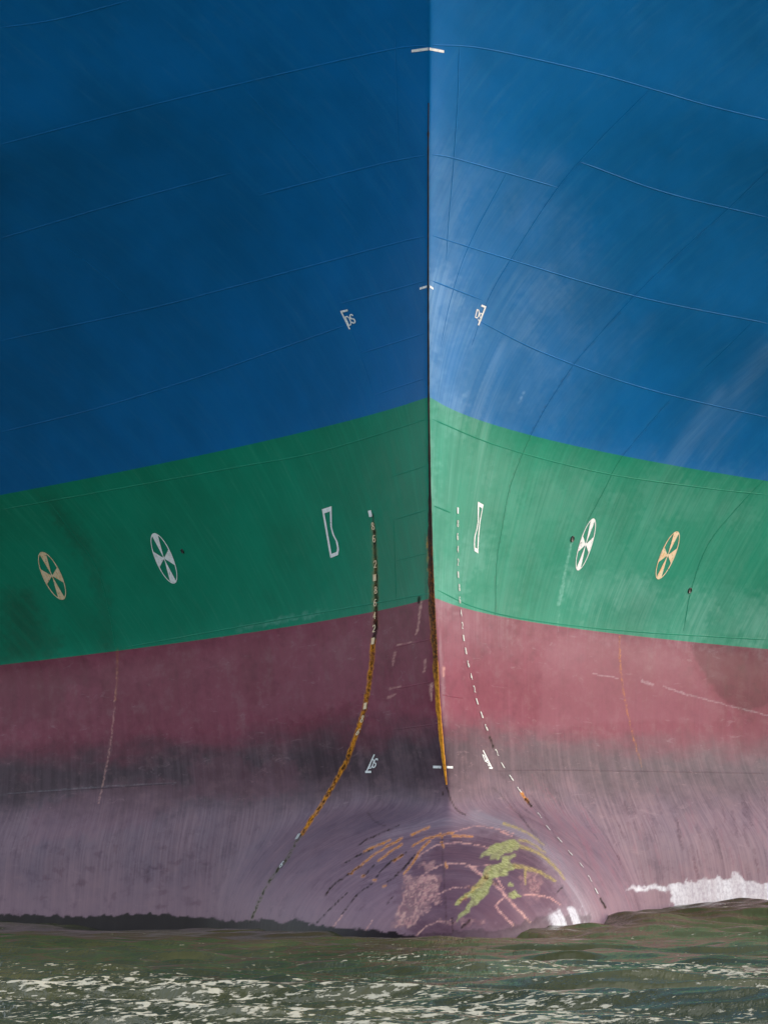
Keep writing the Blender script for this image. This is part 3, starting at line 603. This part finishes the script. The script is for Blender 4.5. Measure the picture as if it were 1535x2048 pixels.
bracket('lettered_bracket', [stroke((977, 1536), (984, 1536.5), 3.6), stroke((965, 1501), (982.5, 1536), 1.8)], [('D', (968.5, 1517), (4, 1.2), (-5.5, -13), 1.4), ('S', (974.5, 1526), (4, 1.2), (-5.5, -12), 1.5)], bottom)
for nm_, a, b, w, pa in (('draught_tick', (823, 101.5), (856, 97), 5.4, topside), ('draught_tick', (858, 97), (887, 102.5), 5.4, topside),
                        ('draught_tick', (839.5, 577), (853.5, 572.5), 4.4, topside), ('draught_tick', (858.5, 572.5), (865.5, 577), 4.4, topside),
                        ('draught_tick', (866, 1534), (882, 1534.5), 5.2, bottom), ('draught_tick', (893, 1534.5), (904.5, 1535), 4.6, bottom)):
    film(nm_, [stroke(a, b, w, wv=(0, w / 2))], M_WHITE, pa)
# drain holes: short pipe stubs with a dark bore
for c, r, s in ((1143.5, 1078, 1.0), (1378.5, 1181, 1.0), (365, 1102, .8)):
    x, y, z = on_hull([c], [r]); n = Nf(x, z)[0]; P = np.array([x[0], y[0], z[0]])
    up = np.array([0, 0, 1.0]); u = np.cross(up, n); u /= np.linalg.norm(u); v = np.cross(n, u)
    th = np.linspace(0, 2 * math.pi, 25)[:-1]; prof = [(.050, -.01), (.050, .02), (.040, .022), (.036, .0), (.034, -.03), (.001, -.035)]
    prof = [(.050, -.01), (.052, .016), (.044, .022), (.038, .012), (.030, .009), (.001, .008)]
    V = np.array([[P + (u * math.cos(a) * rr + v * math.sin(a) * rr * 1.1) * s + n * hh for a in th] for rr, hh in prof]); m, k, _ = V.shape
    i = np.arange(m * k).reshape(m, k); j = np.roll(i, -1, 1)
    q = np.stack([i[:-1], j[:-1], j[1:], i[1:]], -1).reshape(-1, 4)
    link('drain_hole', mesh_np('drain_hole', V.reshape(-1, 3), q), M_HOLE, boot)

# ------------------------------------------------------------------ water
def water_material():
    m, nt, b = nm('harbour_water'); g = G(nt); P = g.pos(); x, y, z = g.sep(P)
    rp = g.n('ShaderNodeVectorRotate'); rp.rotation_type = 'Z_AXIS'; nt.links.new(P, rp.inputs['Vector']); rp.inputs['Angle'].default_value = math.radians(6)
    Q = rp.outputs[0]
    big = g.noise(g.scale(Q, (.22, .16, 1)), 1.0, 3, .5)
    def wisps(shear, a, b_, det):
        cv = g.n('ShaderNodeCombineXYZ'); g.put(cv.inputs[0], g.math('MULTIPLY', g.math('SUBTRACT', x, g.math('MULTIPLY', y, shear)), a)); g.put(cv.inputs[1], g.math('MULTIPLY', y, b_)); g.put(cv.inputs[2], g.math('MULTIPLY', z, 1.0))
        return g.noise(cv.outputs[0], 1.0, det, .62, .35)
    f1 = wisps(.16, 4.6, 7.5, 6); f2 = wisps(.10, 11.0, 16.0, 5); f3 = g.noise(g.scale(P, (.7, .9, 1)), 1.0, 4, .6)
    f = g.math('ADD', g.math('MULTIPLY', f1, .42), g.math('ADD', g.math('MULTIPLY', f2, .43), g.math('MULTIPLY', f3, .15)))
    near = g.step(y, -1.0, -21.0)                                        # foam, with glints painted as the same cream, gathers away from the bow
    thr = g.math('SUBTRACT', g.math('SUBTRACT', .628, g.math('MULTIPLY', near, .088)), g.math('MULTIPLY', g.math('SUBTRACT', big, .5), .30))
    foam_glint = g.step(g.math('SUBTRACT', f, thr), 0.0, .035)
    body = g.mix(g.step(g.noise(g.scale(P, (.3, .12, 1)), 1, 4, .6), .35, .65), (.050, .050, .016), (.098, .090, .034))
    g.put(b.inputs['Base Color'], g.mix(foam_glint, body, (.50, .44, .32)))
    g.put(b.inputs['Roughness'], g.math('ADD', .13, g.math('MULTIPLY', foam_glint, .6))); b.inputs['IOR'].default_value = 1.33
    b.inputs['Specular IOR Level'].default_value = .5
    rip = g.math('ADD', g.math('MULTIPLY', g.noise(g.scale(P, (5.0, 3.2, 4)), 1.0, 4, .6, .3), .6), g.math('MULTIPLY', g.noise(g.scale(Q, (11.0, 2.2, 4)), 1.0, 4, .65, .3), .75))
    calm = g.math('MULTIPLY', g.step(y, -7.0, -2.0), g.step(x, 1.5, -1.0))
    hh = g.math('MULTIPLY', g.math('ADD', rip, g.math('MULTIPLY', foam_glint, .35)), g.math('SUBTRACT', 1.0, g.math('MULTIPLY', calm, .35)))
    g.put(b.inputs['Normal'], g.bump(hh, .5, .055)); return m
M_WATER = water_material()
xs_ = np.arange(-14, 14.001, .055); ys_ = np.r_[np.arange(-43, -20, .05), np.arange(-20, 26.001, .085)]
xg, yg = np.meshgrid(xs_, ys_)
hgt = np.zeros_like(xg); dxg = np.zeros_like(xg); dyg = np.zeros_like(xg)
for k in range(54):
    lam = .30 * (5.0 / .30) ** rng.random(); ang = math.radians(78 + rng.normal(0, 26)) ; amp = .0062 * lam ** .85
    kx, ky = math.cos(ang) * 2 * math.pi / lam, math.sin(ang) * 2 * math.pi / lam; ph = kx * xg + ky * yg + rng.random() * 6.28
    gate = .35 + 1.3 * vnoise(xg / (lam * 3) + k * 7, yg / (lam * 3) + k * 3)
    hgt += amp * np.cos(ph) * gate; dxg -= .8 * amp * math.cos(ang) * np.sin(ph) * gate; dyg -= .8 * amp * math.sin(ang) * np.sin(ph) * gate
_calm = 1 - .45 * sstep(-7, -2, yg) * sstep(1.5, -1.0, xg)
hgt *= _calm; dxg *= _calm; dyg *= _calm
def bumpw(cx, cy, sx, sy, h, rot=0):
    c, s = math.cos(rot), math.sin(rot); u = (xg - cx) * c + (yg - cy) * s; v = -(xg - cx) * s + (yg - cy) * c
    return h * np.exp(-(u / sx) ** 2 - (v / sy) ** 2)
hgt += bumpw(6.6, 6.5, 3.6, 3.4, .50) + bumpw(3.55, 2.2, .8, 1.0, .26) + bumpw(3.4, -1.6, 1.4, 1.0, .10) + bumpw(9.5, 1.0, 3, 2.5, .10) + bumpw(-6.5, 10, 5.5, 6, -.17) + bumpw(-1.5, -3.5, 3.0, .8, -.06) + bumpw(-.6, -6.2, 3.2, .9, .06)
edge = np.minimum.reduce([sstep(0, 2.5, 14 - np.abs(xg)), sstep(0, 2.5, 26 - yg), sstep(0, 2.0, yg + 43)])
V = np.stack([xg + dxg * edge, yg + dyg * edge, hgt * edge], -1); nr, nc = xg.shape; i = np.arange(nr * nc).reshape(nr, nc)
q = np.stack([i[:-1, :-1], i[:-1, 1:], i[1:, 1:], i[1:, :-1]], -1).reshape(-1, 4)
far = 1500.0
x0, x1, y0, y1 = xs_[0], xs_[-1], ys_[0], ys_[-1]
fv = [(-far, -far, 0), (far, -far, 0), (far, y0, 0), (-far, y0, 0), (-far, y1, 0), (far, y1, 0), (far, far, 0), (-far, far, 0), (x0, y0, 0), (x0, y1, 0), (x1, y0, 0), (x1, y1, 0)]
b0 = nr * nc
fq = np.array([[0, 1, 2, 3], [4, 5, 6, 7], [3, 8, 9, 4], [10, 2, 5, 11]]) + b0
me = mesh_np('water', np.r_[V.reshape(-1, 3), np.array(fv)], np.r_[q, fq])
wat = link('water', me, M_WATER); wat['kind'] = 'structure'
